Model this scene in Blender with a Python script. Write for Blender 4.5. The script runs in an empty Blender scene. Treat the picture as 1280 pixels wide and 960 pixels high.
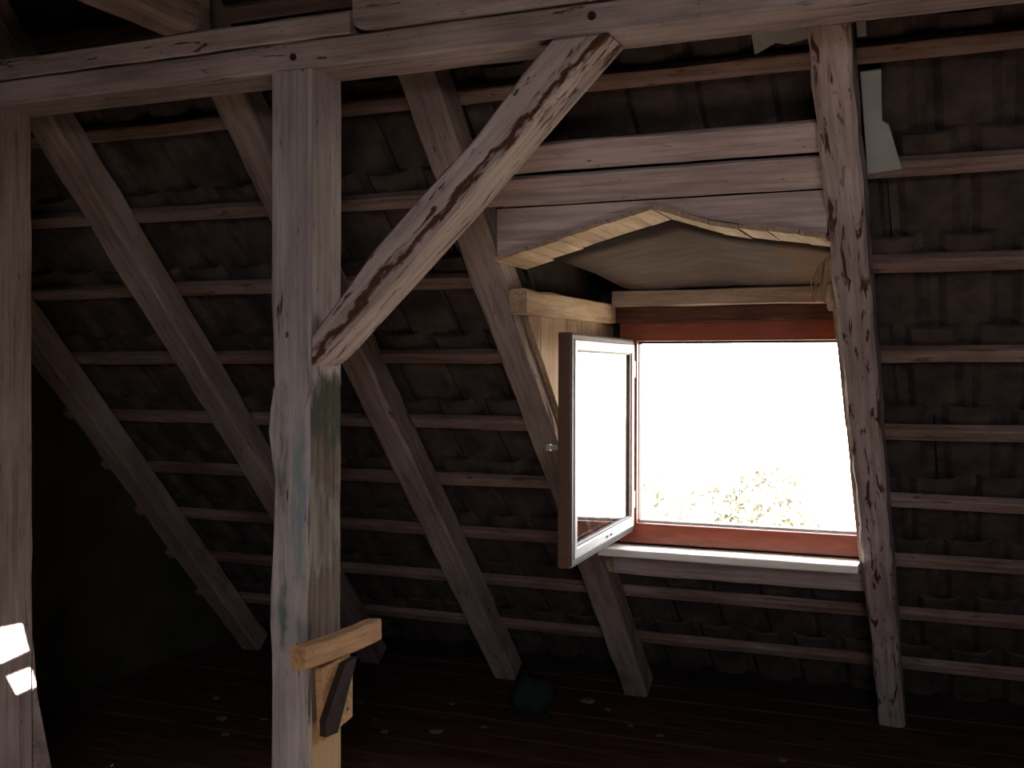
import bpy, bmesh, math, random
from mathutils import Vector, Matrix

random.seed(7)
SC = bpy.context.scene
COL = SC.collection
R = math.radians

# ------------------------------------------------------------------ camera
F_PX, YAW, PIT, ROL, CAM_H = 1392.5, R(22.98), R(-0.744), R(0.111), 1.6
cam_d = bpy.data.cameras.new('camera')
cam_d.sensor_width = 36.0
cam_d.lens = 36.0 * F_PX / 1280.0
cam_d.clip_start = 0.02
cam_d.clip_end = 500
cam = bpy.data.objects.new('camera', cam_d)
COL.objects.link(cam)
fw = Vector((-math.sin(YAW) * math.cos(PIT), math.cos(YAW) * math.cos(PIT), math.sin(PIT)))
r0 = Vector((math.cos(YAW), math.sin(YAW), 0))
u0 = r0.cross(fw)
rr = r0 * math.cos(ROL) + u0 * math.sin(ROL)
uu = u0 * math.cos(ROL) - r0 * math.sin(ROL)
m = Matrix((rr, uu, -fw)).transposed().to_4x4()
m.translation = (0, 0, CAM_H)
cam.matrix_world = m
SC.camera = cam

# ------------------------------------------------------------------ sky, sun, exposure
SKY = 17.0
world = bpy.data.worlds.new('hazy_sky')
SC.world = world
world.use_nodes = True
wt = world.node_tree
bg = wt.nodes['Background']
bg.inputs['Strength'].default_value = SKY
wc = wt.nodes.new('ShaderNodeTexCoord')
wx = wt.nodes.new('ShaderNodeSeparateXYZ')
wr = wt.nodes.new('ShaderNodeValToRGB')              # hazy white sky down to the horizon, sunlit land below it
wr.color_ramp.elements[0].position = 0.47
wr.color_ramp.elements[0].color = (0.55, 0.48, 0.38, 1)
wr.color_ramp.elements[1].position = 0.495
wr.color_ramp.elements[1].color = (0.95, 0.96, 1.0, 1)
wm = wt.nodes.new('ShaderNodeMapRange')
wm.inputs['From Min'].default_value = -1.0
wt.links.new(wc.outputs['Generated'], wx.inputs[0])
wt.links.new(wx.outputs['Z'], wm.inputs['Value'])
wt.links.new(wm.outputs[0], wr.inputs['Fac'])
wt.links.new(wr.outputs['Color'], bg.inputs['Color'])

SUN_TO = Vector((0.36, -0.74, 0.57)).normalized()      # towards the sun
sun_d = bpy.data.lights.new('sun', 'SUN')
sun_d.energy = 115.0
sun_d.angle = R(0.08)
sun_d.color = (1.0, 0.96, 0.88)
sun = bpy.data.objects.new('sun', sun_d)
COL.objects.link(sun)
sun.location = (12, -12, 14)
sun.rotation_euler = SUN_TO.to_track_quat('Z', 'Y').to_euler()

# the roof: slope, eave line and ridge
SL = R(47.08)
CS, SN, TN = math.cos(SL), math.sin(SL), math.tan(SL)
Y0 = 5.25                      # where the rafters' undersides meet the floor
RIDGE_Y = 0.8
REAR_Y0 = 2 * RIDGE_Y - Y0     # mirrored eave


def slope(x, s, off):          # a point of the front slope: s up the slope, off outwards
    return Vector((x, Y0 - s * CS + off * SN, s * SN + off * CS))


def rear(x, s, off):           # the same on the slope behind the camera
    return Vector((x, REAR_Y0 + s * CS - off * SN, s * SN + off * CS))


def portal(name, loc, xdir, ydir, sx, sy):                # guides daylight sampling through an opening
    d = bpy.data.lights.new(name, 'AREA')
    d.shape = 'RECTANGLE'
    d.size, d.size_y = sx, sy
    d.cycles.is_portal = True
    o = bpy.data.objects.new(name, d)
    COL.objects.link(o)
    xd, yd = Vector(xdir).normalized(), Vector(ydir).normalized()
    mm = Matrix((xd, yd, xd.cross(yd))).transposed().to_4x4()
    mm.translation = loc
    o.matrix_world = mm


RW = (0.2, 1.65, 2.35, 3.3)    # added unseen roof window, placed to light the near faces: x0, x1, s0, s1
portal('daylight_front', (-0.9, 4.66, 1.33), (-1, 0, 0), (0, 0, 1), 0.95, 0.85)
portal('daylight_rear', rear((RW[0] + RW[1]) / 2, (RW[2] + RW[3]) / 2, 0.28), (1, 0, 0), (0, CS, SN),
       RW[1] - RW[0], RW[3] - RW[2])

SC.view_settings.view_transform = 'Standard'
SC.view_settings.look = 'None'
SC.view_settings.exposure = 0.25
SC.view_settings.gamma = 1.0
SC.view_settings.use_curve_mapping = False
SC.cycles.max_bounces = 8
SC.cycles.sample_clamp_indirect = 6.0
SC.cycles.use_denoising = True


# ------------------------------------------------------------------ materials
def new_mat(name):
    mt = bpy.data.materials.new(name)
    mt.use_nodes = True
    nt = mt.node_tree
    return mt, nt, nt.nodes['Principled BSDF']


def ramp(nt, fac, stops, interp='LINEAR'):
    n = nt.nodes.new('ShaderNodeValToRGB')
    n.color_ramp.interpolation = interp
    el = n.color_ramp.elements
    while len(el) < len(stops):
        el.new(0.5)
    for e, (p, c) in zip(el, stops):
        e.position = p
        e.color = (*c, 1) if len(c) == 3 else c
    nt.links.new(fac, n.inputs['Fac'])
    return n.outputs['Color']


def mix(nt, fac, a, b, mode='MIX'):
    n = nt.nodes.new('ShaderNodeMix')
    n.data_type = 'RGBA'
    n.blend_type = mode
    for sock, v in ((n.inputs['Factor'], fac), (n.inputs['A'], a), (n.inputs['B'], b)):
        if hasattr(v, 'links'):
            nt.links.new(v, sock)
        else:
            sock.default_value = (*v, 1) if isinstance(v, tuple) else v
    return n.outputs['Result']


def coords(nt, sc, shift=True):
    tc = nt.nodes.new('ShaderNodeTexCoord')
    src = tc.outputs['Object']
    if shift:
        oi = nt.nodes.new('ShaderNodeObjectInfo')
        mu = nt.nodes.new('ShaderNodeVectorMath')
        mu.operation = 'MULTIPLY_ADD'
        nt.links.new(oi.outputs['Random'], mu.inputs[0])
        mu.inputs[1].default_value = (37.0, 53.0, 71.0)
        nt.links.new(src, mu.inputs[2])
        src = mu.outputs[0]
    mp = nt.nodes.new('ShaderNodeMapping')
    mp.inputs['Scale'].default_value = sc
    nt.links.new(src, mp.inputs['Vector'])
    return mp.outputs['Vector']


def noise(nt, vec, scale, detail=4, rough=0.6, dist=0.0):
    n = nt.nodes.new('ShaderNodeTexNoise')
    n.inputs['Scale'].default_value = scale
    n.inputs['Detail'].default_value = detail
    n.inputs['Roughness'].default_value = rough
    n.inputs['Distortion'].default_value = dist
    nt.links.new(vec, n.inputs['Vector'])
    return n.outputs['Fac']


def bump(nt, bs, h, strength, dist=0.01):
    b = nt.nodes.new('ShaderNodeBump')
    b.inputs['Strength'].default_value = strength
    b.inputs['Distance'].default_value = dist
    nt.links.new(h, b.inputs['Height'])
    nt.links.new(b.outputs['Normal'], bs.inputs['Normal'])


def timber(name, light, dark, worn, peel=0.62, peelw=0.05, axis=0, rough=0.85, edge=None):
    """old sawn timber: grain along one axis, dirt blotches, paint or whitewash worn through in flecks"""
    mt, nt, bs = new_mat(name)
    light, dark = [tuple(v * k for v, k in zip(c, (1.05, 0.92, 0.95))) for c in (light, dark)]

    def sc(a, b):
        v = [b, b, b]
        v[axis] = a
        return tuple(v)
    grain = noise(nt, coords(nt, sc(1.6, 34)), 1.6, 6, 0.65, 0.4)
    blot = noise(nt, coords(nt, sc(1.5, 4)), 1.5, 4, 0.6)
    fleck = noise(nt, coords(nt, sc(2.6, 17)), 2.4, 5, 0.62, 0.7)
    base = mix(nt, ramp(nt, blot, [(0.36, (0, 0, 0)), (0.62, (1, 1, 1))]), dark, light)
    base = mix(nt, ramp(nt, grain, [(0.33, (0.62, 0.60, 0.58)), (0.58, (1, 1, 1))]), (0, 0, 0), base)
    pm = ramp(nt, fleck, [(peel, (0, 0, 0)), (peel + peelw, (1, 1, 1))])
    if edge:                                              # a bare strip along one arris: local z from edge[0] to edge[1]
        tc = nt.nodes.new('ShaderNodeTexCoord')
        sp = nt.nodes.new('ShaderNodeSeparateXYZ')
        nt.links.new(tc.outputs['Object'], sp.inputs[0])
        ma = nt.nodes.new('ShaderNodeMath')
        ma.operation = 'MULTIPLY_ADD'
        nt.links.new(noise(nt, coords(nt, (3, 9, 9)), 3, 5, 0.65), ma.inputs[0])
        ma.inputs[1].default_value = 0.09
        nt.links.new(sp.outputs['Z'], ma.inputs[2])
        e0, e1 = edge
        em = ramp(nt, ma.outputs[0], [(e0, (0, 0, 0)), (e0 + 0.006, (1, 1, 1)), (e1, (1, 1, 1)), (e1 + 0.006, (0, 0, 0))])
        pm = mix(nt, 1.0, pm, em, 'LIGHTEN')
    col = mix(nt, pm, base, worn)
    speck = noise(nt, coords(nt, sc(5, 15)), 5, 4, 0.6, 0.3)        # nail marks, scratches, fly specks
    col = mix(nt, ramp(nt, speck, [(0.66, (0, 0, 0)), (0.71, (0.75, 0.75, 0.75))]), col, tuple(v * 0.28 for v in dark))
    nt.links.new(col, bs.inputs['Base Color'])
    bs.inputs['Roughness'].default_value = rough
    bs.inputs['Specular IOR Level'].default_value = 0.15
    hh = mix(nt, pm, grain, (0.25, 0.25, 0.25))
    bump(nt, bs, hh, 0.5, 0.008)
    mt['nt'] = 1
    return mt


def plain(name, a, b, scale=6.0, rough=0.85, spec=0.2, bmp=0.3, stretch=(1, 1, 1), bdist=0.01):
    mt, nt, bs = new_mat(name)
    n = noise(nt, coords(nt, stretch), scale, 6, 0.65)
    nt.links.new(ramp(nt, n, [(0.36, a), (0.66, b)]), bs.inputs['Base Color'])
    bs.inputs['Roughness'].default_value = rough
    bs.inputs['Specular IOR Level'].default_value = spec
    if bmp:
        bump(nt, bs, n, bmp, bdist)
    return mt


BROWN = (0.075, 0.030, 0.018)
M = {}
M['white'] = timber('whitewashed_timber', (0.45, 0.405, 0.41), (0.30, 0.26, 0.25), BROWN, 0.63, 0.04)
M['whitepeel'] = timber('peeling_whitewashed_timber', (0.50, 0.445, 0.43), (0.34, 0.29, 0.27), BROWN, 0.575, 0.04)
M['brace'] = timber('peeling_brace_timber', (0.47, 0.42, 0.41), (0.32, 0.275, 0.26), BROWN, 0.60, 0.04, edge=(0.048, 0.066))
M['rafter'] = timber('grey_rafter_timber', (0.36, 0.31, 0.275), (0.23, 0.185, 0.155), (0.10, 0.045, 0.025), 0.64, 0.06)
M['batten'] = timber('batten_timber', (0.30, 0.235, 0.205), (0.17, 0.115, 0.09), (0.12, 0.055, 0.025), 0.60, 0.08)
M['raw'] = timber('raw_yellow_timber', (0.52, 0.34, 0.17), (0.38, 0.23, 0.11), (0.16, 0.075, 0.03), 0.66, 0.06)
M['board'] = timber('pale_board', (0.56, 0.50, 0.47), (0.42, 0.36, 0.335), (0.12, 0.06, 0.04), 0.665, 0.03)
M['cheek'] = timber('warm_cheek_board', (0.46, 0.37, 0.26), (0.32, 0.235, 0.15), (0.13, 0.07, 0.03), 0.66, 0.08)
M['brownboard'] = timber('dark_brown_board', (0.11, 0.055, 0.035), (0.055, 0.025, 0.017), (0.17, 0.11, 0.06), 0.66, 0.06)
M['shadedark'] = timber('shade_dark_wood', (0.045, 0.030, 0.024), (0.025, 0.016, 0.013), (0.10, 0.06, 0.04), 0.68, 0.06)  # near-black for the block's shadow piece and the hole discs
M['lacquer'] = plain('red_brown_lacquer', (0.18, 0.042, 0.023), (0.26, 0.064, 0.034), 5, 0.30, 0.5, 0.15, (2, 14, 14), 0.003)
M['sashwood'] = plain('dark_sash_wood', (0.075, 0.034, 0.022), (0.12, 0.058, 0.038), 5, 0.4, 0.4, 0.15, (2, 14, 14), 0.003)
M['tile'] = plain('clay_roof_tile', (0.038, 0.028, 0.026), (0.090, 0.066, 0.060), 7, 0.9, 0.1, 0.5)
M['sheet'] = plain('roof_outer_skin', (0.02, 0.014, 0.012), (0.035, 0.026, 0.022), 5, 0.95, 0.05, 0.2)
M['floor'] = plain('dark_floor_board', (0.045, 0.020, 0.018), (0.10, 0.046, 0.041), 5, 0.9, 0.1, 0.4, (1, 6, 6))
M['floorbounce'] = plain('bounce_floor_board', (0.085, 0.062, 0.045), (0.14, 0.105, 0.075), 5, 0.8, 0.2, 0.4, (1, 6, 6))  # unseen boards made paler to bounce sunlight up onto the timber undersides
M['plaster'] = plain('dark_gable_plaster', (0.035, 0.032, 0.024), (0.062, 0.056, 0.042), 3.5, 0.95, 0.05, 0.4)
M['chip'] = plain('plaster_chip', (0.08, 0.07, 0.068), (0.14, 0.125, 0.12), 12, 0.9, 0.1, 0.3)
M['scrap'] = plain('pale_sheet_scrap', (0.28, 0.285, 0.28), (0.36, 0.36, 0.355), 5, 0.8, 0.15, 0.2)
M['sill'] = plain('pale_sill_paint', (0.72, 0.68, 0.63), (0.82, 0.78, 0.73), 6, 0.5, 0.3, 0.1, (1, 6, 6))
M['alu'] = plain('pale_weather_strip', (0.36, 0.345, 0.32), (0.46, 0.44, 0.41), 9, 0.45, 0.4, 0.1)
M['gasket'] = plain('black_gasket', (0.012, 0.011, 0.010), (0.02, 0.018, 0.016), 9, 0.6, 0.3, 0.0)
M['steel'] = plain('dull_steel', (0.25, 0.24, 0.23), (0.35, 0.34, 0.32), 9, 0.4, 0.5, 0.0)
M['green'] = plain('dark_green_cloth', (0.010, 0.018, 0.013), (0.022, 0.036, 0.027), 14, 0.9, 0.1, 0.5)
M['straw'] = plain('dry_straw', (0.16, 0.11, 0.07), (0.26, 0.19, 0.12), 14, 0.8, 0.1, 0.0)
M['leaf'] = plain('pale_foliage', (0.115, 0.110, 0.080), (0.145, 0.136, 0.096), 0.9, 0.8, 0.2, 0.0)
_nt = M['leaf'].node_tree
_bs = _nt.nodes['Principled BSDF']
_tl = _nt.nodes.new('ShaderNodeBsdfTranslucent')
_mx = _nt.nodes.new('ShaderNodeMixShader')
_mx.inputs[0].default_value = 0.5
_nt.links.new(_bs.inputs['Base Color'].links[0].from_socket, _tl.inputs['Color'])
_nt.links.new(_bs.outputs[0], _mx.inputs[1])
_nt.links.new(_tl.outputs[0], _mx.inputs[2])
_nt.links.new(_mx.outputs[0], _nt.nodes['Material Output'].inputs['Surface'])
M['bark'] = plain('tree_bark', (0.08, 0.06, 0.045), (0.12, 0.10, 0.08), 5, 0.9, 0.1, 0.4)
M['meadow'] = plain('meadow', (0.26, 0.235, 0.17), (0.34, 0.31, 0.23), 0.5, 0.9, 0.1, 0.0)


def glass_mat():
    mt = bpy.data.materials.new('window_glass')
    mt.use_nodes = True
    nt = mt.node_tree
    nt.nodes.clear()
    out = nt.nodes.new('ShaderNodeOutputMaterial')
    fr = nt.nodes.new('ShaderNodeFresnel')
    ge = nt.nodes.new('ShaderNodeNewGeometry')            # the pane is air - glass - air: same reflectance from both sides
    mr = nt.nodes.new('ShaderNodeMapRange')
    mr.inputs['To Min'].default_value = 1.6
    mr.inputs['To Max'].default_value = 1 / 1.6
    nt.links.new(ge.outputs['Backfacing'], mr.inputs['Value'])
    nt.links.new(mr.outputs[0], fr.inputs['IOR'])
    tr = nt.nodes.new('ShaderNodeBsdfTransparent')
    tr.inputs['Color'].default_value = (0.95, 0.96, 0.95, 1)
    gl = nt.nodes.new('ShaderNodeBsdfGlossy')
    gl.inputs['Roughness'].default_value = 0.015
    ms = nt.nodes.new('ShaderNodeMixShader')
    nt.links.new(fr.outputs[0], ms.inputs[0])
    nt.links.new(tr.outputs[0], ms.inputs[1])
    nt.links.new(gl.outputs[0], ms.inputs[2])
    nt.links.new(ms.outputs[0], out.inputs['Surface'])
    return mt


M['glass'] = glass_mat()


def panel_mat():
    """grey dusty sheet of the dormer ceiling with a browner tint at both ends (object x = along the dormer)"""
    mt, nt, bs = new_mat('dusty_ceiling_sheet')
    n = noise(nt, coords(nt, (2, 9, 2), False), 3, 5, 0.6)
    base = ramp(nt, n, [(0.3, (0.055, 0.040, 0.036)), (0.7, (0.085, 0.063, 0.055))])
    tc = nt.nodes.new('ShaderNodeTexCoord')
    sp = nt.nodes.new('ShaderNodeSeparateXYZ')
    nt.links.new(tc.outputs['Object'], sp.inputs[0])
    n2 = noise(nt, coords(nt, (1, 1, 1), False), 7, 4, 0.6)
    ma = nt.nodes.new('ShaderNodeMath')
    ma.operation = 'MULTIPLY_ADD'
    nt.links.new(n2, ma.inputs[0])
    ma.inputs[1].default_value = 0.30
    nt.links.new(sp.outputs['X'], ma.inputs[2])
    lo = ramp(nt, ma.outputs[0], [(0.16, (1, 1, 1)), (0.36, (0, 0, 0))])
    hi = ramp(nt, ma.outputs[0], [(0.98, (0, 0, 0)), (1.0, (0.8, 0.8, 0.8))])
    c = mix(nt, lo, base, (0.07, 0.04, 0.028))
    c = mix(nt, hi, c, (0.09, 0.05, 0.03))
    nt.links.new(c, bs.inputs['Base Color'])
    bs.inputs['Roughness'].default_value = 1.0
    bs.inputs['Specular IOR Level'].default_value = 0.02
    bump(nt, bs, n, 0.3, 0.01)
    return mt


M['panel'] = panel_mat()


def post_mat():
    """whitewashed post: blue and green paint smears low on the face, bare brown wood low on the window side"""
    mt, nt, bs = new_mat('stained_whitewashed_post')

    def mth(op, a, b, c=None):
        n = nt.nodes.new('ShaderNodeMath')
        n.operation = op
        n.use_clamp = op == 'MULTIPLY' and c is True
        for i, v in enumerate((a, b)):
            if hasattr(v, 'links'):
                nt.links.new(v, n.inputs[i])
            else:
                n.inputs[i].default_value = v
        return n.outputs[0]

    def band(v, lo, hi, soft):
        mr = nt.nodes.new('ShaderNodeMapRange')
        mr.inputs['From Min'].default_value = lo
        mr.inputs['From Max'].default_value = lo + soft
        nt.links.new(v, mr.inputs['Value'])
        m2 = nt.nodes.new('ShaderNodeMapRange')
        m2.inputs['From Min'].default_value = hi
        m2.inputs['From Max'].default_value = hi - soft
        nt.links.new(v, m2.inputs['Value'])
        return mth('MULTIPLY', mr.outputs[0], m2.outputs[0])

    grain = noise(nt, coords(nt, (34, 34, 1.6), False), 1.6, 6, 0.65, 0.4)
    blot = noise(nt, coords(nt, (4, 4, 1.5), False), 1.5, 4, 0.6)
    fleck = noise(nt, coords(nt, (20, 20, 3), False), 2.4, 5, 0.62, 0.7)
    base = mix(nt, ramp(nt, blot, [(0.36, (0, 0, 0)), (0.62, (1, 1, 1))]), (0.31, 0.255, 0.265), (0.43, 0.37, 0.385))
    base = mix(nt, ramp(nt, grain, [(0.33, (0.68, 0.66, 0.65)), (0.56, (1, 1, 1))]), (0, 0, 0), base)
    base = mix(nt, ramp(nt, fleck, [(0.63, (0, 0, 0)), (0.68, (1, 1, 1))]), base, BROWN)
    tc = nt.nodes.new('ShaderNodeTexCoord')
    sp = nt.nodes.new('ShaderNodeSeparateXYZ')
    nt.links.new(tc.outputs['Object'], sp.inputs[0])
    wob = noise(nt, coords(nt, (5, 5, 2.5), False), 3, 4, 0.6)
    zz = mth('ADD', sp.outputs['Z'], mth('MULTIPLY', mth('SUBTRACT', wob, 0.5), 0.35))
    xx = mth('ADD', sp.outputs['X'], mth('MULTIPLY', mth('SUBTRACT', wob, 0.5), 0.10))
    geo = nt.nodes.new('ShaderNodeNewGeometry')
    gn = nt.nodes.new('ShaderNodeSeparateXYZ')
    nt.links.new(geo.outputs['Normal'], gn.inputs[0])
    side = ramp(nt, gn.outputs['X'], [(0.55, (0, 0, 0)), (0.75, (1, 1, 1))])
    front = ramp(nt, mth('MULTIPLY', gn.outputs['Y'], -1.0), [(0.5, (0, 0, 0)), (0.7, (1, 1, 1))])
    smear = ramp(nt, noise(nt, coords(nt, (14, 14, 2.2), False), 2, 4, 0.6, 0.5), [(0.42, (0, 0, 0)), (0.58, (1, 1, 1))])
    # front: dark grained strip along the left, blue strip along the right
    dk = mth('MULTIPLY', mth('MULTIPLY', band(zz, 0.78, 1.56, 0.06), band(xx, 0.0, 0.062, 0.02)), front)
    col = mix(nt, mth('MULTIPLY', mth('MULTIPLY', dk, smear), 0.75), base, (0.085, 0.085, 0.07))
    bl = mth('MULTIPLY', mth('MULTIPLY', band(zz, 0.93, 1.48, 0.10), band(xx, 0.06, 0.125, 0.025)), front)
    col = mix(nt, mth('MULTIPLY', bl, 0.6), col, (0.115, 0.185, 0.235))
    gr = mth('MULTIPLY', mth('MULTIPLY', band(zz, 0.80, 0.98, 0.06), band(xx, 0.01, 0.06, 0.02)), front)
    col = mix(nt, mth('MULTIPLY', gr, 0.7), col, (0.05, 0.11, 0.085))
    # window side: bare brown wood from 1.58 down to 0.95, greenish at the top, raw yellow below 0.7
    rawc = ramp(nt, grain, [(0.30, (0.050, 0.028, 0.019)), (0.52, (0.11, 0.074, 0.052)), (0.75, (0.20, 0.155, 0.118))])
    b1 = mth('MULTIPLY', band(zz, 0.45, 1.60, 0.07), side)
    col = mix(nt, mth('MULTIPLY', b1, 0.92), col, rawc)
    b2 = mth('MULTIPLY', band(zz, 1.38, 1.60, 0.08), side)
    col = mix(nt, mth('MULTIPLY', b2, 0.8), col, (0.030, 0.046, 0.028))
    b3 = mth('MULTIPLY', mth('MULTIPLY', band(zz, 1.02, 1.28, 0.05), side), smear)
    col = mix(nt, mth('MULTIPLY', b3, 0.4), col, (0.34, 0.31, 0.28))
    b4 = mth('MULTIPLY', band(zz, -0.5, 0.62, 0.05), side)
    col = mix(nt, mth('MULTIPLY', b4, 0.9), col, (0.48, 0.31, 0.15))
    nt.links.new(col, bs.inputs['Base Color'])
    bs.inputs['Roughness'].default_value = 0.85
    bs.inputs['Specular IOR Level'].default_value = 0.15
    bump(nt, bs, grain, 0.5, 0.008)
    return mt


M['post'] = post_mat()


# ------------------------------------------------------------------ mesh helpers
def adopt(o, parent):
    o.parent = parent
    if parent is not None:
        o.matrix_parent_inverse = parent_world(parent).inverted()


def parent_world(p):
    mw = p.matrix_basis.copy()
    q = p
    while q.parent is not None:
        mw = q.parent.matrix_basis @ q.matrix_parent_inverse @ mw if q.parent.parent is None else \
            parent_world(q.parent) @ q.matrix_parent_inverse @ mw
        break
    return mw


def obj(name, verts, faces, mat, parent=None, mw=None, smooth=False):
    me = bpy.data.meshes.new(name)
    me.from_pydata([tuple(v) for v in verts], [], faces)
    bm = bmesh.new()
    bm.from_mesh(me)
    bmesh.ops.recalc_face_normals(bm, faces=bm.faces)
    bm.to_mesh(me)
    bm.free()
    if smooth:
        for p in me.polygons:
            p.use_smooth = True
    me.materials.append(M[mat])
    o = bpy.data.objects.new(name, me)
    COL.objects.link(o)
    if mw is not None:
        o.matrix_basis = mw
    if parent is not None:
        adopt(o, parent)
    return o


def tag(o, label, cat=None, group=None, kind=None):
    o['label'] = label
    if cat:
        o['category'] = cat
    if group:
        o['group'] = group
    if kind:
        o['kind'] = kind
    return o


def empty(name, loc=(0, 0, 0)):
    o = bpy.data.objects.new(name, None)
    o.empty_display_size = 0.1
    COL.objects.link(o)
    o.location = loc
    return o


def beam_data(L, w, h, n, jit, ch, rnd, sweep=0.0):
    """timber along local x, w across local y, h across local z, edges chamfered, faces slightly uneven"""
    vs, fs = [], []
    a, b = w / 2, h / 2
    sec = [(-a + ch, -b), (a - ch, -b), (a, -b + ch), (a, b - ch), (a - ch, b), (-a + ch, b), (-a, b - ch), (-a, -b + ch)]
    ph = rnd.uniform(0, 6.28)
    for i in range(n + 1):
        t = i / n
        dy = sweep * math.sin(t * 3.1 + ph) + rnd.uniform(-jit, jit) * 0.5
        dz = sweep * math.cos(t * 2.7 + ph) + rnd.uniform(-jit, jit) * 0.5
        for (y, z) in sec:
            vs.append((t * L, y + dy + rnd.uniform(-jit, jit), z + dz + rnd.uniform(-jit, jit)))
    for i in range(n):
        for k in range(8):
            k2 = (k + 1) % 8
            fs.append((i * 8 + k, i * 8 + k2, (i + 1) * 8 + k2, (i + 1) * 8 + k))
    fs.append(tuple(range(7, -1, -1)))
    fs.append(tuple(n * 8 + k for k in range(8)))
    return vs, fs


def beam(name, p0, p1, w, h, wdir, mat, parent=None, n=None, jit=0.003, ch=0.007, sweep=0.0):
    p0, p1 = Vector(p0), Vector(p1)
    x = (p1 - p0)
    L = x.length
    x.normalize()
    y = Vector(wdir)
    y = (y - x * y.dot(x)).normalized()
    z = x.cross(y)
    n = n or max(2, int(L / 0.16))
    rnd = random.Random(hash((round(p0.x, 3), round(p0.y, 3), round(p0.z, 3), round(L, 3))) & 0xffff)
    vs, fs = beam_data(L, w, h, n, jit, min(ch, w * 0.3, h * 0.3), rnd, sweep)
    mw = Matrix((x, y, z)).transposed().to_4x4()
    mw.translation = p0
    return obj(name, vs, fs, mat, parent, mw)


def block(name, x0, x1, y0, y1, z0, z1, mat, parent=None, jit=0.0, ch=0.004):
    """a squared piece with its long side as local x"""
    d = (x1 - x0, y1 - y0, z1 - z0)
    cx, cyy, cz = (x0 + x1) / 2, (y0 + y1) / 2, (z0 + z1) / 2
    k = d.index(max(d))
    if k == 0:
        return beam(name, (x0, cyy, cz), (x1, cyy, cz), d[1], d[2], (0, 1, 0), mat, parent, None if jit else 1, jit, ch)
    if k == 1:
        return beam(name, (cx, y0, cz), (cx, y1, cz), d[0], d[2], (1, 0, 0), mat, parent, None if jit else 1, jit, ch)
    return beam(name, (cx, cyy, z0), (cx, cyy, z1), d[0], d[1], (1, 0, 0), mat, parent, None if jit else 1, jit, ch)


def prism(name, pts, plane, a0, a1, mat, parent=None):
    """an outline in a plane, given thickness from a0 to a1 along the third axis; origin at its first corner"""
    def mk(p, a):
        return {'YZ': (a, p[0], p[1]), 'XZ': (p[0], a, p[1]), 'XY': (p[0], p[1], a)}[plane]
    o3 = Vector(mk(pts[0], a0))
    n = len(pts)
    vs = [Vector(mk(p, a0)) - o3 for p in pts] + [Vector(mk(p, a1)) - o3 for p in pts]
    fs = [tuple(range(n)), tuple(range(2 * n - 1, n - 1, -1))]
    for i in range(n):
        j = (i + 1) % n
        fs.append((i, j, n + j, n + i))
    return obj(name, vs, fs, mat, parent, Matrix.Translation(o3))


def slope_outline(name, pts, off0, off1, mat, parent=None):
    """an outline given as (x, s) on the front slope, with thickness off0..off1"""
    n = len(pts)
    vs = [slope(x, s, off0) for x, s in pts] + [slope(x, s, off1) for x, s in pts]
    o3 = vs[0].copy()
    vs = [v - o3 for v in vs]
    fs = [tuple(range(n)), tuple(range(2 * n - 1, n - 1, -1))]
    for i in range(n):
        j = (i + 1) % n
        fs.append((i, j, n + j, n + i))
    return obj(name, vs, fs, mat, parent, Matrix.Translation(o3))


def s_of(y, off):              # slope coordinate of a point at this y
    return (Y0 + off * SN - y) / CS


XL, XR = -4.12, 4.0            # gable walls
S_TOP = (Y0 - RIDGE_Y) / CS
DX0, DX1 = -1.50, -0.43        # dormer bay between its two rafters
S_D0, S_D1 = s_of(4.75, 0.245), s_of(3.16, 0.20)

# ------------------------------------------------------------------ structure: the front roof slope
SH = 0.235
sv, sf = [], []
for (xa, xb, sa, sb) in ((XL - 0.3, DX0 - 0.03, -0.3, S_TOP + 0.3), (DX1 + 0.03, XR + 0.3, -0.3, S_TOP + 0.3),
                         (DX0 - 0.03, DX1 + 0.03, -0.3, S_D0), (DX0 - 0.03, DX1 + 0.03, S_D1, S_TOP + 0.3)):
    for oo in (SH, SH + 0.02):
        b = len(sv)
        sv += [slope(xa, sa, oo), slope(xb, sa, oo), slope(xb, sb, oo), slope(xa, sb, oo)]
        sf.append((b, b + 1, b + 2, b + 3))
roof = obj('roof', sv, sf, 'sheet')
tag(roof, 'tiled roof slope in front with battens between the rafters', None, None, 'structure')

# battens
BG, B0 = 0.364, 0.285
for k in range(0, 13):
    s = B0 + BG * k + 0.026
    spans = [(XL, XR)]
    yb = slope(0, s, 0.13).y
    if 3.36 < yb < 4.60:
        spans = [(XL, DX0 - 0.06), (DX1 + 0.05, XR)]
    for (xa, xb) in spans:
        p0, p1 = slope(xa, s + random.uniform(-.008, .008), 0.139), slope(xb, s + random.uniform(-.008, .008), 0.139)
        beam('batten', p0, p1, 0.050, 0.036, (0, -CS, SN), 'batten', roof, int((xb - xa) / 0.25), 0.0022, 0.004, 0.004)

# roof tiles: interlocking pan tiles, seen from below
TW, TL, TH = 0.218, 0.425, 0.013
prof = [(0.0, 0.030), (0.024, 0.034), (0.050, 0.008), (0.115, 0.0), (0.176, 0.006), (0.200, 0.030), (0.226, 0.032)]
tv, tf = [], []
for (sy, lift) in ((0.0, 0.0), (-TL, 0.034)):
    for th in (0.0, TH):
        for (x, n_) in prof:
            tv.append((x, sy, n_ + th + lift))
q = len(prof)
for i in range(q - 1):
    tf += [(i, i + 1, 2 * q + i + 1, 2 * q + i), (q + i, 3 * q + i, 3 * q + i + 1, q + i + 1),
           (i, q + i, q + i + 1, i + 1), (2 * q + i, 2 * q + i + 1, 3 * q + i + 1, 3 * q + i)]
tf += [(0, 2 * q, 3 * q, q), (q - 1, 2 * q - 1, 4 * q - 1, 3 * q - 1)]
tile_me = bpy.data.meshes.new('tile')
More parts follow.
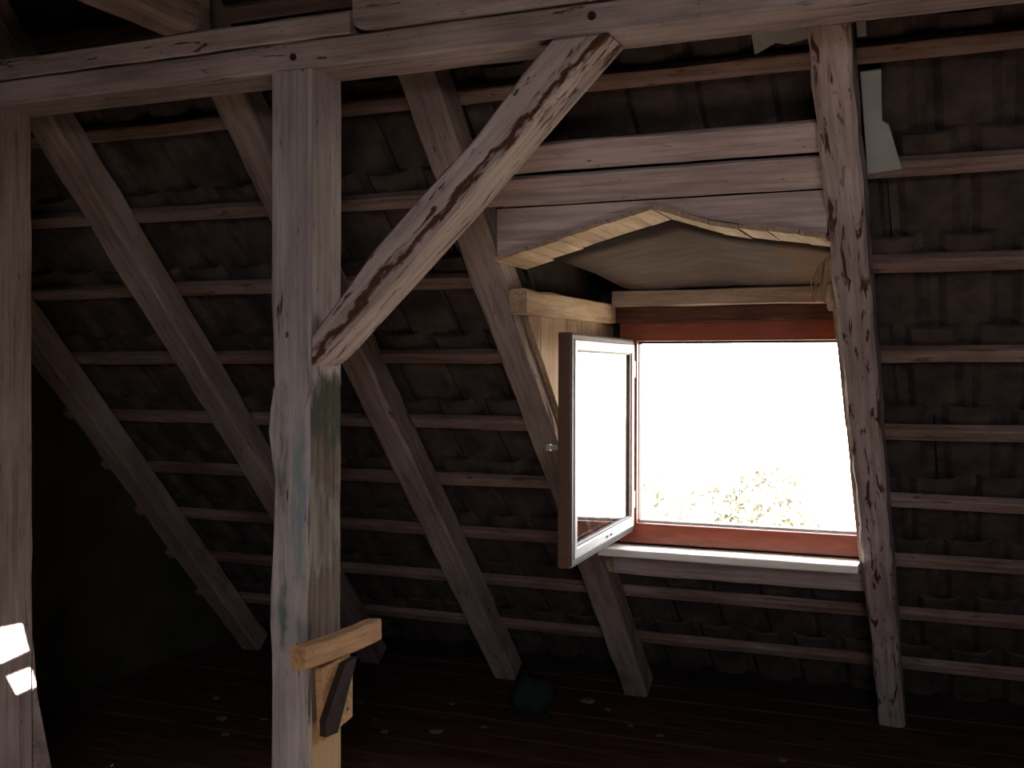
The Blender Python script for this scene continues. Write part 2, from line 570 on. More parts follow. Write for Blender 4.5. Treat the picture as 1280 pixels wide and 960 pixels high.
tile_me.from_pydata(tv, [], tf)
bmx = bmesh.new()
bmx.from_mesh(tile_me)
bmesh.ops.recalc_face_normals(bmx, faces=bmx.faces)
bmx.to_mesh(tile_me)
bmx.free()
tile_me.materials.append(M['tile'])
slope_rot = Matrix(((1, 0, 0), (0, -CS, SN), (0, SN, CS)))     # columns: x, up the slope, outwards
far_v, far_f = [], []
rt = random.Random(3)
for k in range(0, 12):
    s_head = B0 + BG * k + 0.052 + 0.055
    nx = int((XR - XL) / TW)
    for i in range(-1, nx):
        x = XL + 0.03 + i * TW + (TW / 2 if k % 2 else 0)
        if x < XL - 0.2:
            continue
        ymid = slope(0, s_head - 0.2, 0.16).y
        cut = 1.0
        if 3.30 < ymid < 4.58 and x + TW > DX0 - 0.02 and x < DX1 + 0.05:      # tiles are cut along the dormer's cheeks
            if x < DX0 - 0.07:
                cut = (DX0 - 0.02 - x) / TW
            elif x + TW > DX1 + 0.10:
                cut = (x + TW - DX1 - 0.05) / TW
                x = DX1 + 0.05
            else:
                continue
        j = (rt.uniform(-.006, .006), rt.uniform(-.010, .010), rt.uniform(-.003, .003), rt.uniform(-.012, .012))
        p = slope(x + j[0], s_head + j[1], 0.160 + j[2])
        mw = (slope_rot @ Matrix.Rotation(j[3], 3, 'Z') @ Matrix.Diagonal((cut, 1, 1))).to_4x4()
        mw.translation = p
        if x < 0.55:
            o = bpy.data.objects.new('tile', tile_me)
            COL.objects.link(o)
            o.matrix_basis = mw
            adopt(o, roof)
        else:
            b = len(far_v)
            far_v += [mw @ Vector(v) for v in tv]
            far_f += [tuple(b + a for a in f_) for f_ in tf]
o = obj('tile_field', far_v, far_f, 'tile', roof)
o['kind'] = 'stuff'

# ------------------------------------------------------------------ rear slope with an added roof window and two holes cut for the sun patches
POST2_X = -2.88                # window side of the left post, where the sun falls through the added holes
patches = [[(2.57, 0.777), (2.71, 0.768), (2.736, 0.676), (2.57, 0.655)],
           [(2.644, 0.614), (2.740, 0.620), (2.764, 0.556), (2.682, 0.545)]]


def to_rear(p):                # follow the sun's ray from a point back to the rear slope's skin
    p = Vector(p)
    nrm = Vector((0, -SN, CS))
    pl = rear(0, 0, SH)
    t = (pl - p).dot(nrm) / SUN_TO.dot(nrm)
    return p + SUN_TO * t


bm = bmesh.new()


def loop(pts):
    vs = [bm.verts.new(p) for p in pts]
    for i in range(len(vs)):
        bm.edges.new((vs[i], vs[(i + 1) % len(vs)]))


loop([rear(XL - 0.3, -0.3, SH), rear(XR + 0.3, -0.3, SH), rear(XR + 0.3, S_TOP + 0.3, SH), rear(XL - 0.3, S_TOP + 0.3, SH)])
loop([rear(RW[0], RW[2], SH), rear(RW[1], RW[2], SH), rear(RW[1], RW[3], SH), rear(RW[0], RW[3], SH)])
for pt in patches:  # openings added, outlined back along the sun to shape its patches
    loop([to_rear((POST2_X, y, z)) for y, z in pt])
bmesh.ops.triangle_fill(bm, use_beauty=True, use_dissolve=False, edges=bm.edges[:], normal=Vector((0, SN, -CS)))
me = bpy.data.meshes.new('roof_rear')
bm.to_mesh(me)
bm.free()
me.materials.append(M['sheet'])
roof_rear = bpy.data.objects.new('roof_rear', me)
COL.objects.link(roof_rear)
tag(roof_rear, 'roof slope behind the camera with an added roof window and sun holes', None, None, 'structure')

w2 = empty('added_roof_window', rear(RW[0], RW[2], 0.2))  # added out of view, sized for the light it lets in
tag(w2, 'unseen roof window added behind the camera to light the near faces', None, None, 'structure')
ydir = Vector((0, CS, SN))
for (xa, sa, xb, sb) in ((RW[0], RW[2], RW[1], RW[2]), (RW[0], RW[3], RW[1], RW[3])):
    beam('added_frame_rail', rear(xa, sa, 0.22), rear(xb, sb, 0.22), 0.06, 0.09, ydir, 'lacquer', w2, 2, 0)
for x in (RW[0], RW[1]):
    beam('added_frame_stile', rear(x, RW[2], 0.22), rear(x, RW[3], 0.22), 0.06, 0.09, (1, 0, 0), 'lacquer', w2, 2, 0)
g = [rear(RW[0], RW[2], 0.225), rear(RW[1], RW[2], 0.225), rear(RW[1], RW[3], 0.225), rear(RW[0], RW[3], 0.225)]
obj('glass_pane', g, [(0, 1, 2, 3)], 'glass', w2)

# ------------------------------------------------------------------ gable walls and floor
zr = TN * (Y0 - RIDGE_Y) + 0.34
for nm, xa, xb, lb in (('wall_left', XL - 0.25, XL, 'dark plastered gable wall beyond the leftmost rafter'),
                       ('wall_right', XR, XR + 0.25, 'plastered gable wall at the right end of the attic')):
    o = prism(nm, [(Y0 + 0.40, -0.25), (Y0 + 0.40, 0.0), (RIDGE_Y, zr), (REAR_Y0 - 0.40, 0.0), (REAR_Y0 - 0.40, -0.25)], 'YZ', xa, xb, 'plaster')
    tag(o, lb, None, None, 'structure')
fl = prism('floor', [(XL - 0.3, REAR_Y0 - 0.5), (XR + 0.3, REAR_Y0 - 0.5), (XR + 0.3, Y0 + 0.5), (XL - 0.3, Y0 + 0.5)], 'XY', -0.25, -0.028, 'floor')
tag(fl, 'dark wooden attic floor', None, None, 'structure')
PW = 0.205
y = Y0 + 0.42
i = 0
while y > REAR_Y0 - 0.4:
    dz = random.uniform(-0.004, 0.002) if y > 2 else 0
    beam('floor_board', (XL, y - PW / 2, -0.014 + dz), (XR, y - PW / 2, -0.014 + dz), PW - 0.008, 0.026, (0, 1, 0), 'floor' if y > 2.5 else 'floorbounce', fl,
         24 if y > 3 else 2, 0.0015 if y > 3 else 0, 0.003)
    y -= PW
    i += 1

# ------------------------------------------------------------------ rafters
RW_, RD = 0.125, 0.125
rafters = [(-3.85, 'rafter', 'shadowed rafter nearest the dark left gable wall, lowest in view'),
           (-3.07, 'rafter', 'grey rafter slanting from under the purlin left end to behind the main post'),
           (-2.265, 'rafter', 'grey rafter crossing behind the main post, foot on the dark floor'),
           (-1.57, 'rafter', 'cracked rafter left of the dormer, passing behind the diagonal brace'),
           (-0.378, 'whitepeel', 'peeling whitewashed rafter on the right of the open window')]
for (x, mt, lb) in rafters:
    w = 0.108 if mt == 'whitepeel' else RW_
    o = beam('rafter', slope(x, S_TOP - 0.1, RD / 2), slope(x, 0.0, RD / 2), w, RD - 0.006, (1, 0, 0), mt, None, 60,
             0.0035, 0.010, 0.006)
    tag(o, lb, 'rafter', 'rafters of the front roof slope')

# ------------------------------------------------------------------ purlin, posts, brace, collar tie
PN, PF, PB = 2.62, 2.785, 2.43
PC = (PN + PF) / 2
o = beam('purlin', (-3.04, PC, PB + 0.0395), (XR - 0.005, PC, PB + 0.0395), PF - PN, 0.077, (0, 1, 0), 'white', None, 60, 0.0014, 0.006, 0.0006)
tag(o, 'long whitewashed purlin carried by the main post', 'beam')
for (xp, zp, rp_) in ((-1.771, 2.465, 0.010), (-0.898, 2.473, 0.011)):        # dark discs put on the face in place of holes
    prism('hole_disc', [(xp + rp_ * math.cos(a * 0.785), zp + rp_ * math.sin(a * 0.785)) for a in range(8)], 'XZ', PN - 0.006, PN + 0.03, 'shadedark', o)
o = beam('timber_beam', (-3.04, PC, PB + 0.114), (-1.592, PC, PB + 0.114), PF - PN, 0.064, (0, 1, 0), 'white', None, 14, 0.002, 0.006)
tag(o, 'left whitewashed timber lying on the purlin, under the collar tie', 'beam', 'timbers lying on the purlin')
cap = [(-1.580, 2.60), (-1.580, 2.545), (-1.572, 2.528), (-1.555, 2.516), (-1.53, 2.5125), (XR - 0.005, 2.5125), (XR - 0.005, 2.60)]
o = prism('timber_beam', cap, 'XZ', PN - 0.004, PF, 'white')
tag(o, 'right whitewashed timber with a rounded end lying on the purlin', 'beam', 'timbers lying on the purlin')

# main post: hewn, with a wavy left edge
px0, px1 = -1.850, -1.717
zs = [0, .25, .472, .70, .80, .88, .98, 1.10, 1.20, 1.288, 1.36, 1.423, 1.49, 1.54, 1.558, 1.60, 1.70, 1.80, 1.962, 2.1, 2.25, 2.36, 2.43]
lx = {.80: -.002, .88: -.006, .98: -.004, 1.10: 0.004, 1.20: .008, 1.288: .010, 1.36: -.004, 1.423: -.010, 1.49: -.004, 1.54: .004, 1.558: .010, 1.60: .008, 1.70: .006}
rp = random.Random(11)
pv, pf = [], []
for z in zs:
    dl = lx.get(z, 0.0)
    dr = 0.010 if 1.2 < z < 1.5 else 0.0
    j = lambda a=0.0022: rp.uniform(-a, a)
    c = 0.008
    sec = [(px0 + dl + c, PN + j()), (px1 - dr - c, PN + j()), (px1 - dr * 0.4 + j(), PN + c), (px1 + j(), PF - c), (px1 - c, PF + j()),
           (px0 + c, PF + j()), (px0 + dl + j(), PF - c), (px0 + dl + j(), PN + c)]
    pv += [(a - px0, b - PN, z) for a, b in sec]
for i in range(len(zs) - 1):
    for k in range(8):
        k2 = (k + 1) % 8
        pf.append((i * 8 + k, i * 8 + k2, (i + 1) * 8 + k2, (i + 1) * 8 + k))
pf.append(tuple(range(7, -1, -1)))
pf.append(tuple((len(zs) - 1) * 8 + k for k in range(8)))
o = obj('post', pv, pf, 'post', None, Matrix.Translation((px0, PN, 0)))
tag(o, 'whitewashed main post with blue and green paint smears under the purlin', 'post')

o = beam('post', (POST2_X - 0.075, (2.60 + 2.755) / 2, 0), (POST2_X - 0.075, (2.60 + 2.755) / 2, 2.43), 0.15, 0.155, (1, 0, 0), 'rafter', None, 24, 0.002, 0.008, 0.002)
tag(o, 'post at the left picture edge with two bright sun patches', 'post')
o = prism('wood_wedge', [(2.758, 0.0), (2.905, 0.0), (2.834, 0.256), (2.774, 0.52), (2.758, 0.70)], 'YZ', POST2_X - 0.10, POST2_X - 0.004, 'rafter')
tag(o, 'wedge-shaped board standing against the foot of the left post', 'wood wedge')

# diagonal brace, flush with the purlin's near face
BN, BF = 2.614, 2.755
brace = [(-1.713, 1.606), (-1.668, 1.635), (-1.407, 1.880), (-1.231, 2.050), (-1.014, 2.268), (-0.852, 2.428),
         (-1.002, 2.428), (-1.080, 2.352), (-1.213, 2.200), (-1.400, 2.030), (-1.517, 1.918), (-1.600, 1.815), (-1.713, 1.690)]
# local x along the brace so that the grain follows it
ang = math.atan2(2.43 - 1.60, -0.85 + 1.72)
ca, sa_ = math.cos(ang), math.sin(ang)
bo = Vector((-1.72, BN, 1.60))
vs = []
for dy in (0.0, BF - BN):
    for (x, z) in brace:
        dx, dz = x - bo.x, z - bo.z
        vs.append((dx * ca + dz * sa_, dy, -dx * sa_ + dz * ca))
n = len(brace)
fs = [tuple(range(n)), tuple(range(2 * n - 1, n - 1, -1))] + [(i, (i + 1) % n, n + (i + 1) % n, n + i) for i in range(n)]
mw = Matrix(((ca, 0, -sa_), (0, 1, 0), (sa_, 0, ca))).to_4x4()
mw.translation = bo
o = obj('brace', vs, fs, 'brace', None, mw)
bv = o.modifiers.new('edge', 'BEVEL')
bv.width = 0.006
bv.segments = 1
bv.limit_method = 'ANGLE'
bv.angle_limit = R(40)
tag(o, 'diagonal peeling brace from the main post up to the purlin', 'brace')

o = beam('collar_tie', (-2.172, -1.0, 2.66), (-2.172, 2.69, 2.66), 0.128, 0.16, (1, 0, 0), 'rafter', None, 20, 0.003, 0.01)
tag(o, 'collar tie crossing over the purlin at the upper left', 'beam')

# timber offcuts nailed to the main post, and the block's shadow as a dark piece
o = beam('wood_block', (-1.692, 2.520, 0.822), (-1.692, 2.935, 0.812), 0.045, 0.066, (1, 0, 0), 'raw', None, 8, 0.0025, 0.005)
tag(o, 'raw wooden block nailed across the main post, sticking out to the right', 'wood block')
o = prism('wood_offcut', [(2.640, 0.765), (2.790, 0.775), (2.806, 0.705), (2.806, 0.585), (2.655, 0.560)], 'YZ', -1.716, -1.694, 'raw')
tag(o, 'pale board offcut nailed to the main post below the block', 'wood offcut')
prism('nail_head', [(2.774, 0.612), (2.780, 0.612), (2.780, 0.618), (2.774, 0.618)], 'YZ', -1.694, -1.692, 'gasket', o)
o = prism('block_shadow', [(2.730, 0.760), (2.795, 0.765), (2.690, 0.575), (2.630, 0.580), (2.628, 0.625)], 'YZ', -1.693, -1.672, 'shadedark')  # the block's cast shadow, built as a dark slanted piece
tag(o, 'dark slanted piece standing in for the block shadow on the pale board', 'wood offcut')

# ------------------------------------------------------------------ dormer
dorm = empty('dormer', (-0.95, 3.3, 1.0))
tag(dorm, 'dormer with boarded head, low pointed ceiling and cheeks round the window', None, None, 'structure')
# header boards in the slope above the dormer
for (ya, yb, off) in ((3.185, 3.250, 0.045), (3.278, 3.350, 0.058)):
    sa, sb = s_of(ya, off), s_of(yb, off)
    sm = (sa + sb) / 2
    beam('header_board', slope(DX0 - 0.005, sm, off + 0.01), slope(DX1 + 0.005, sm, off + 0.01), abs(sa - sb), 0.022, (0, -CS, SN), 'board', dorm, 8, 0.0015, 0.004)
# ceiling planks: pointed profile, each plank runs outwards
profile = [(-1.475, 1.955), (-1.36, 1.985), (-1.247, 2.014), (-1.16, 2.036), (-1.087, 2.056), (-1.01, 2.076), (-0.945, 2.093),
           (-0.857, 2.066), (-0.771, 2.040), (-0.68, 2.022), (-0.592, 2.008), (-0.50, 1.994), (-0.425, 1.983)]
for i in range(len(profile) - 1):
    (xa, za), (xb, zb) = profile[i], profile[i + 1]
    g = 0.0016
    dzs = random.uniform(-0.003, 0.003)
    y_near = 3.33 + random.uniform(-0.006, 0.006)
    v = []
    for yy, dz in ((y_near, 0.0), (3.60, -0.004)):
        for zo in (0.0, 0.015):
            v += [(xa + g, yy, za + zo + dz + dzs), (xb - g, yy, zb + zo + dz + dzs)]
    f_ = [(0, 1, 3, 2), (4, 6, 7, 5), (0, 4, 5, 1), (2, 3, 7, 6), (0, 2, 6, 4), (1, 5, 7, 3)]
    o3 = Vector((xa, y_near, za))
    # local x along the plank
    rot = Matrix(((0, -1, 0), (1, 0, 0), (0, 0, 1)))
    vl = [rot.inverted() @ (Vector(p) - o3) for p in v]
    mw = rot.to_4x4()
    mw.translation = o3
    obj('ceiling_plank', vl, f_, 'cheek', dorm, mw)
gb = [(x, z + 0.017) for x, z in profile] + [(-0.425, 2.125), (-1.475, 2.125)]
prism('gable_board', gb, 'XZ', 3.350, 3.368, 'board', dorm)
# grey sheet sloping from the planks to the lintel
pv, pf = [], []
NY = 6
for j_ in range(NY + 1):
    t = j_ / NY
    for (x, z) in profile[1:]:
        xx = x * (1 - t) + t * (x * 0.985 - 0.015)
        zz_ = (z - 0.006) * (1 - t) + 1.925 * t + 0.010 * math.sin(t * 3.14) + random.uniform(-0.003, 0.003)
        pv.append((xx + 1.475, 3.56 + 0.90 * t - 3.56, zz_ - 1.9))
nc = len(profile) - 1
for j_ in range(NY):
    for i in range(nc - 1):
        pf.append((j_ * nc + i, j_ * nc + i + 1, (j_ + 1) * nc + i + 1, (j_ + 1) * nc + i))
sheet = obj('ceiling_sheet', pv, pf, 'panel', dorm, Matrix.Translation((-1.475, 3.56, 1.9)), True)
so = sheet.modifiers.new('thick', 'SOLIDIFY')
so.thickness = 0.006
so.offset = 1
# lintel, brown head board behind it, plates on the cheeks
block('lintel', -1.425, -0.40, 4.42, 4.50, 1.862, 1.925, 'cheek', dorm, 0.002)
block('head_board', -1.46, -0.40, 4.49, 4.54, 1.795, 1.865, 'brownboard', dorm, 0.002)
beam('cheek_plate', (-1.462, 3.50, 1.832), (-1.462, 4.50, 1.835), 0.062, 0.084, (1, 0, 0), 'cheek', dorm, 8, 0.003)
beam('cheek_plate', (-0.435, 3.62, 1.832), (-0.435, 4.42, 1.835), 0.05, 0.084, (1, 0, 0), 'cheek', dorm, 6, 0.003)


def zin(y, off):               # height of the slope at this y
    return (Y0 - y) * TN + off / CS


for (xa, xb) in ((-1.500, -1.478), (-0.440, -0.418)):
    yy = 3.52
    while yy < 4.60:
        w = random.uniform(0.10, 0.15)
        ye = min(yy + w, 4.62)
        top = 1.795
        a, b = zin(yy, 0.03), zin(ye, 0.03)
        if b < top - 0.02:
            pts = [(yy, min(a, top)), (yy, top), (ye - 0.003, top), (ye - 0.003, b)] if a < top else [(yy, top), (ye - 0.003, top), (ye - 0.003, b)]
            o3x = xa + random.uniform(-0.002, 0.002)
            n = len(pts)
            vs = [Vector((z - pts[0][1], -(y_ - pts[0][0]), dx)) for dx in (0, xb - xa) for y_, z in pts]
            # local x = up, local y = -y, local z = x
            mw = Matrix(((0, 0, 1), (0, -1, 0), (1, 0, 0))).to_4x4()
            mw.translation = (o3x, pts[0][0], pts[0][1])
            fs = [tuple(range(n)), tuple(range(2 * n - 1, n - 1, -1))] + [(i, (i + 1) % n, n + (i + 1) % n, n + i) for i in range(n)]
            obj('cheek_board', vs, fs, 'cheek', dorm, mw)
        yy = ye
# outer skin of the dormer (keeps the weather and the light out)
for (xa, xb) in ((-1.56, -1.53), (-0.40, -0.37)):
    prism('cheek_skin', [(3.05, zin(3.05, 0.14)), (3.05, 2.60), (4.62, 2.42), (4.62, zin(4.62, 0.14))], 'YZ', xa, xb, 'sheet', dorm)
prism('roof_skin', [(3.00, 2.58), (4.80, 2.38), (4.80, 2.42), (3.00, 2.64)], 'YZ', -1.66, -0.27, 'sheet', dorm)
block('front_board', -1.56, -0.37, 4.60, 4.63, 1.76, 2.45, 'sheet', dorm)
block('front_board', -1.56, -0.37, 4.60, 4.63, 0.80, 0.90, 'sheet', dorm)
block('front_board', -1.56, -1.385, 4.60, 4.63, 0.90, 1.76, 'sheet', dorm)
block('front_board', -0.41, -0.36, 4.60, 4.63, 0.90, 1.76, 'sheet', dorm)
prism('flashing', [(4.605, 0.925), (4.84, 0.835), (4.84, 0.847), (4.605, 0.943)], 'YZ', -1.56, -0.40, 'steel', dorm)
# apron board under the sill
sm = s_of(4.645, 0.06)
beam('apron_board', slope(DX0, sm, 0.075), slope(DX1, sm, 0.075), 0.115, 0.02, (0, -CS, SN), 'board', dorm, 8, 0.003)

# ------------------------------------------------------------------ window
FX0, FX1, FZ0, FZ1, WY = -1.345, -0.440, 0.955, 1.712, 4.52


def frame_mesh(name, x0, x1, z0, z1, t, y0, y1, mat, parent=None, mw=None, tb=None, tt=None):
    """a rectangular frame: four mitred members, x0..z1 the outside, t the member width"""
    tb = tb or t
    tt = tt or t
    ou = [(x0, z0), (x1, z0), (x1, z1), (x0, z1)]
    inn = [(x0 + t, z0 + tb), (x1 - t, z0 + tb), (x1 - t, z1 - tt), (x0 + t, z1 - tt)]
    vs = [(x, yv, z) for yv in (y0, y1) for ring in (ou, inn) for x, z in ring]
    fs = []
    for i in range(4):
        j_ = (i + 1) % 4
        fs += [(i, j_, 4 + j_, 4 + i), (8 + i, 12 + i, 12 + j_, 8 + j_), (i, 8 + i, 8 + j_, j_), (4 + i, 4 + j_, 12 + j_, 12 + i)]
    o = obj(name, vs, fs, mat, parent, mw)
    b = o.modifiers.new('edge', 'BEVEL')
    b.width = 0.004
    b.segments = 2
    b.limit_method = 'ANGLE'
    return o


win = frame_mesh('window_1', FX0 - 0.078, FX1 + 0.078, FZ0 - 0.085, FZ1 + 0.085, 0.078, 0.0, 0.075, 'lacquer', None,
                 Matrix.Translation((0, WY, 0)), 0.085)
tag(win, 'red-brown wooden dormer window with its sash swung open inwards', None, None, 'structure')
frame_mesh('rebate_seal', FX0 - 0.012, FX1 + 0.012, FZ0 - 0.012, FZ1 + 0.012, 0.015, 0.02, 0.06, 'gasket', win, Matrix.Translation((0, WY, 0)))
block('weather_bar', FX0, FX1, WY + 0.03, WY + 0.07, FZ0 - 0.004, FZ0 + 0.012, 'alu', win)
block('window_sill', -1.470, -0.436, 4.385, 4.545, 0.828, 0.862, 'sill', win, 0.001)

# the open sash; local x from hinge to free edge, local y its outer face
SW, SH_ = 0.945, 0.807
hx, hy = -1.352, 4.505
dirv = Vector((0.062, -0.93, 0)).normalized()
rotz = math.atan2(dirv.y, dirv.x)
smw = Matrix.Translation((hx, hy, 0.920)) @ Matrix.Rotation(rotz, 4, 'Z')
sash = frame_mesh('sash', 0.0, SW, 0.0, SH_, 0.062, -0.050, -0.004, 'sashwood', win, smw)
tag(sash, 'open sash of dark red-brown wood')


def spart(name, vs, fs, mat):
    return obj(name, vs, fs, mat, sash, smw)


def sframe(name, x0, x1, z0, z1, t, y0, y1, mat, tb=None, tt=None):
    return frame_mesh(name, x0, x1, z0, z1, t, y0, y1, mat, sash, smw, tb, tt)


sframe('cover_strip', 0.014, SW - 0.030, 0.026, SH_ - 0.022, 0.034, -0.006, 0.003, 'alu', 0.040, 0.036)
sframe('edge_seal', 0.004, SW - 0.004, 0.008, SH_ - 0.004, 0.028, -0.012, -0.001, 'gasket')
sframe('glazing_bead', 0.046, SW - 0.062, 0.064, SH_ - 0.056, 0.010, -0.014, -0.004, 'gasket')


def sbox(name, x0, x1, y0, y1, z0, z1, mat):
    vs = [(x, yv, z) for x in (x0, x1) for yv in (y0, y1) for z in (z0, z1)]
    fs = [(0, 1, 3, 2), (4, 6, 7, 5), (0, 4, 5, 1), (2, 3, 7, 6), (0, 2, 6, 4), (1, 5, 7, 3)]
    return spart(name, vs, fs, mat)


sbox('glass_pane', 0.062, SW - 0.062, -0.028, -0.012, 0.062, SH_ - 0.062, 'glass')
for xx in (0.40, 0.46):
    sbox('drain_cap', xx, xx + 0.022, 0.004, 0.007, 0.042, 0.050, 'gasket')
# handle on the room side of the free stile: rose, neck and lever
sbox('handle_rose', SW - 0.050, SW - 0.022, -0.056, -0.048, 0.37, 0.45, 'steel')
sbox('handle_neck', SW - 0.044, SW - 0.028, -0.088, -0.056, 0.403, 0.419, 'steel')
sbox('handle_lever', SW - 0.046, SW - 0.026, -0.100, -0.086, 0.400, 0.422, 'steel')
for zz_ in (0.10, SH_ - 0.16):
    sbox('hinge', -0.016, 0.004, -0.020, 0.002, zz_, zz_ + 0.07, 'steel')

# ------------------------------------------------------------------ straw tuft, sheet scraps, floor litter
st = empty('straw_tuft', (-0.445, 3.50, 1.94))
tag(st, 'tuft of dry straw hanging beside the peeling rafter under the dormer ceiling', 'straw')
rs = random.Random(5)
for i in range(11):
    ex, ez = rs.uniform(-0.095, -0.005), rs.uniform(-0.15, -0.09)
    p0 = Vector((-0.437 + rs.uniform(-.006, .006), 3.50 + rs.uniform(-.02, .02), 1.945 + rs.uniform(-.01, .01)))
    pts = [p0 + Vector((ex * t ** 0.6 * (1 - 0.15 * t), rs.uniform(-.008, .008), ez * t ** 1.5)) for t in (0, .25, .5, .75, 1)]
    vs, fs = [], []
    for a, p in enumerate(pts):
        w = 0.0030 * (1 - 0.12 * a)
        vs += [p + Vector((w, 0, w * .5)) - p0, p + Vector((-w, 0, w * .3)) - p0, p + Vector((0, w, -w)) - p0]
    for a in range(4):
        for b in range(3):
            c = (b + 1) % 3
            fs.append((a * 3 + b, a * 3 + c, a * 3 + 3 + c, a * 3 + 3 + b))
    fs += [(0, 2, 1), (12, 13, 14)]
    obj('straw_blade', vs, fs, 'straw', st, Matrix.Translation(p0))


def sc(x, y, off=0.12):
    return (x, s_of(y, off))


o = slope_outline('sheet_scrap', [sc(-0.316, 3.170), sc(-0.262, 3.168), sc(-0.264, 3.20), sc(-0.268, 3.276), sc(-0.250, 3.286), sc(-0.238, 3.33), sc(-0.222, 3.385), sc(-0.316, 3.392)], 0.113, 0.119, 'scrap')
tag(o, 'torn pale sheet scrap right of the peeling rafter, resting on a batten', 'sheet scrap', 'pale sheet scraps')
o = slope_outline('sheet_scrap', [sc(-0.592, 3.058), sc(-0.440, 3.055), sc(-0.440, 3.090), sc(-0.50, 3.098), sc(-0.53, 3.092), sc(-0.590, 3.112)], 0.113, 0.118, 'scrap')
tag(o, 'pale torn sheet scrap left of the peeling rafter, just under the purlin', 'sheet scrap', 'pale sheet scraps')
o = slope_outline('sheet_scrap', [sc(-0.316, 3.05), sc(-0.293, 3.05), sc(-0.293, 3.096), sc(-0.316, 3.096)], 0.104, 0.109, 'scrap')
tag(o, 'smallest pale scrap, right of the peeling rafter just under the purlin', 'sheet scrap', 'pale sheet scraps')

chips = [(-2.217, 4.377, .030), (-2.428, 4.286, .022), (-2.333, 4.775, .020), (-1.739, 5.06, .036), (-2.55, 4.42, .014),
         (-2.05, 4.52, .016), (-3.20, 4.15, .026), (-3.05, 3.98, .022), (-3.42, 4.40, .018), (-3.02, 4.22, .016), (-1.95, 4.98, .016),
         (-1.45, 4.80, .014), (-1.30, 4.72, .018), (-0.75, 4.62, .020), (-2.75, 4.62, .016), (-1.62, 4.98, .018)]
rc = random.Random(9)
for (x, y, r_) in chips:
    nn = 7
    ring = []
    for i in range(nn):
        a = i / nn * 6.283 + rc.uniform(-.25, .25)
        rr_ = r_ * rc.uniform(0.6, 1.15)
        ring.append((rr_ * math.cos(a) * 1.2, rr_ * math.sin(a)))
    th = r_ * 0.45
    vs = [(a, b, 0.0) for a, b in ring] + [(a * .8, b * .8, th * rc.uniform(.7, 1.1)) for a, b in ring]
    fs = [tuple(range(nn - 1, -1, -1)), tuple(range(nn, 2 * nn))] + [(i, (i + 1) % nn, nn + (i + 1) % nn, nn + i) for i in range(nn)]
    o = obj('plaster_chip', vs, fs, 'chip', None, Matrix.Translation((x, y, 0.0)))
    tag(o, 'small pale plaster chip lying on the dark floor boards', 'rubble', 'plaster chips on the floor')

# dark green bundle by the foot of a rafter
bm = bmesh.new()
bmesh.ops.create_icosphere(bm, subdivisions=3, radius=1.0)
rg = random.Random(2)
dirs = [(Vector((rg.uniform(-1, 1), rg.uniform(-1, 1), rg.uniform(-.6, 1))).normalized(), rg.uniform(.08, .22)) for _ in range(16)]
for v in bm.verts:
    k = 1 + sum(a * max(0, v.co.normalized().dot(d)) ** 8 for d, a in dirs) - 0.05 * math.sin(v.co.x * 9 + v.co.z * 7)
    v.co = Vector((v.co.x * 0.085 * k, v.co.y * 0.075 * k, max(-0.07, v.co.z * 0.09 * k) + 0.07))
me = bpy.data.meshes.new('cloth_bundle')
bm.to_mesh(me)
bm.free()
for p in me.polygons:
    p.use_smooth = True
me.materials.append(M['green'])
o = bpy.data.objects.new('cloth_bundle', me)
COL.objects.link(o)
o.location = (-1.93, 4.78, 0.0)
tag(o, 'dark green crumpled bundle on the floor between two rafter feet', 'bundle')

# ------------------------------------------------------------------ outside: meadow and trees below the window
md = obj('meadow', [(-60, 7, -7), (70, 7, -7), (70, 44, -7.6), (-60, 44, -7.6)], [(0, 1, 2, 3)], 'meadow')
tag(md, 'meadow far below the window', None, None, 'structure')


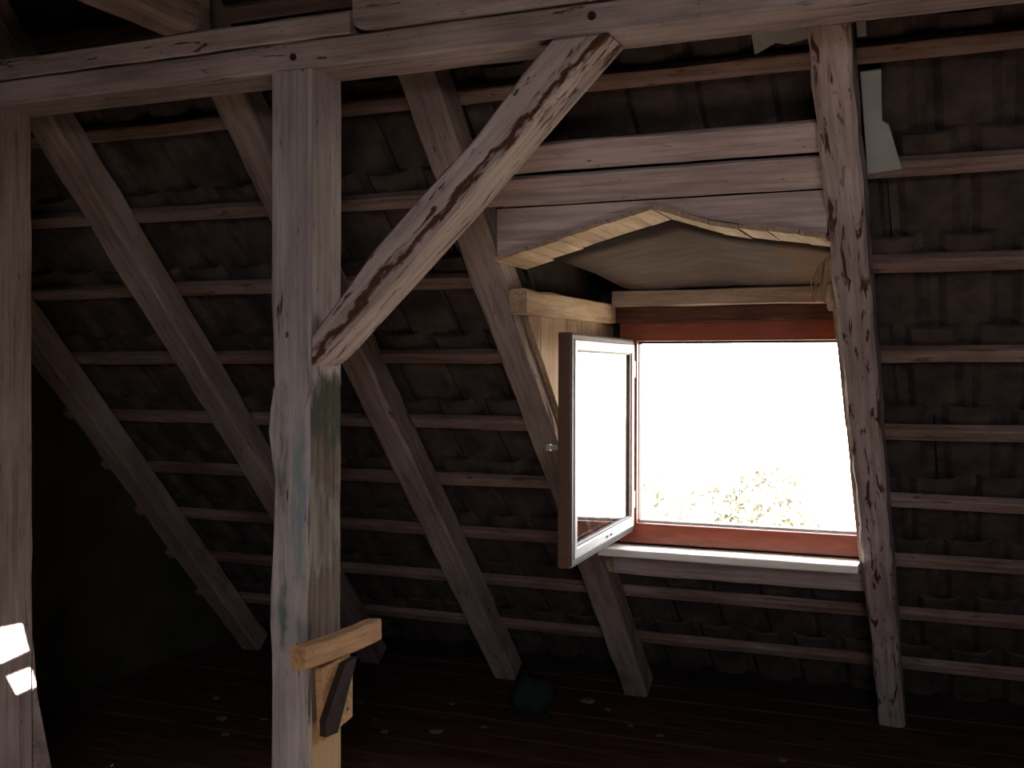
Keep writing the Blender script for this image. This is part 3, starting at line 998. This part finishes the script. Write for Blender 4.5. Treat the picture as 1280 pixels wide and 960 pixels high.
def foliage(seed, nl):
    r_ = random.Random(seed)
    vs, fs = [], []
    lob = [(Vector((r_.uniform(-1.5, 1.5), r_.uniform(-1.5, 1.5), r_.uniform(2.2, 4.6))), r_.uniform(0.8, 1.35)) for _ in range(9)]
    lob.append((Vector((0, 0, 4.5)), 1.2))
    for _ in range(nl):
        c, rad = r_.choice(lob)
        d = Vector((r_.gauss(0, 1), r_.gauss(0, 1), r_.gauss(0, 1))).normalized()
        p = c + d * rad * r_.uniform(0.75, 1.02)
        a = Vector((r_.gauss(0, 1), r_.gauss(0, 1), r_.gauss(0, 1))).normalized()
        t = a.cross(d)
        if t.length < 0.01:
            continue
        t.normalize()
        b2 = (d * 0.5 + a).cross(t).normalized()
        s_ = r_.uniform(0.07, 0.14)
        b = len(vs)
        vs += [p - t * s_, p + b2 * s_ * 0.5, p + t * s_, p - b2 * s_ * 0.5]
        fs.append((b, b + 1, b + 2, b + 3))
    return vs, fs


kinds = []
for sd in (1, 2, 3):
    vs, fs = foliage(sd, 5200)
    me = bpy.data.meshes.new('foliage')
    me.from_pydata([tuple(v) for v in vs], [], fs)
    me.materials.append(M['leaf'])
    trk_v, trk_f = [], []
    for i in range(7):
        z = i * 0.62
        rad = 0.20 * (1 - i / 8.5)
        for k in range(8):
            a = k / 8 * 6.283
            trk_v.append((rad * math.cos(a) + 0.08 * math.sin(z * 1.3 + sd), rad * math.sin(a), z))
    for i in range(6):
        for k in range(8):
            k2 = (k + 1) % 8
            trk_f.append((i * 8 + k, i * 8 + k2, i * 8 + 8 + k2, i * 8 + 8 + k))
    tm = bpy.data.meshes.new('trunk')
    tm.from_pydata(trk_v, [], trk_f)
    tm.materials.append(M['bark'])
    kinds.append((me, tm))
ro = random.Random(21)
spots = [(-7.5, 23.0, 0.98, 'sunlit pale tree outside the window, left one of the two nearer crowns'),
         (-2.4, 23.4, 1.00, 'sunlit pale tree outside the window, right one of the two nearer crowns'),
         (-5.2, 29.6, 1.14, 'sunlit pale tree outside, farther off between the two nearer crowns'),
         (-10.6, 30.5, 1.12, 'sunlit pale tree outside, farther off behind the left nearer crown'),
         (0.4, 30.2, 1.12, 'sunlit pale tree outside, farther off behind the right nearer crown')]
for i, (x, y, sc_, lb) in enumerate(spots):
    t = empty('tree', (x, y, -7.15))
    t.rotation_euler = (0, 0, ro.uniform(0, 6.28))
    t.scale = (sc_, sc_, sc_)
    tag(t, lb, 'tree', 'trees outside the window')
    me, tm = kinds[i % 3]
    for nm, mm in (('foliage', me), ('trunk', tm)):
        c = bpy.data.objects.new(nm, mm)
        COL.objects.link(c)
        c.parent = t
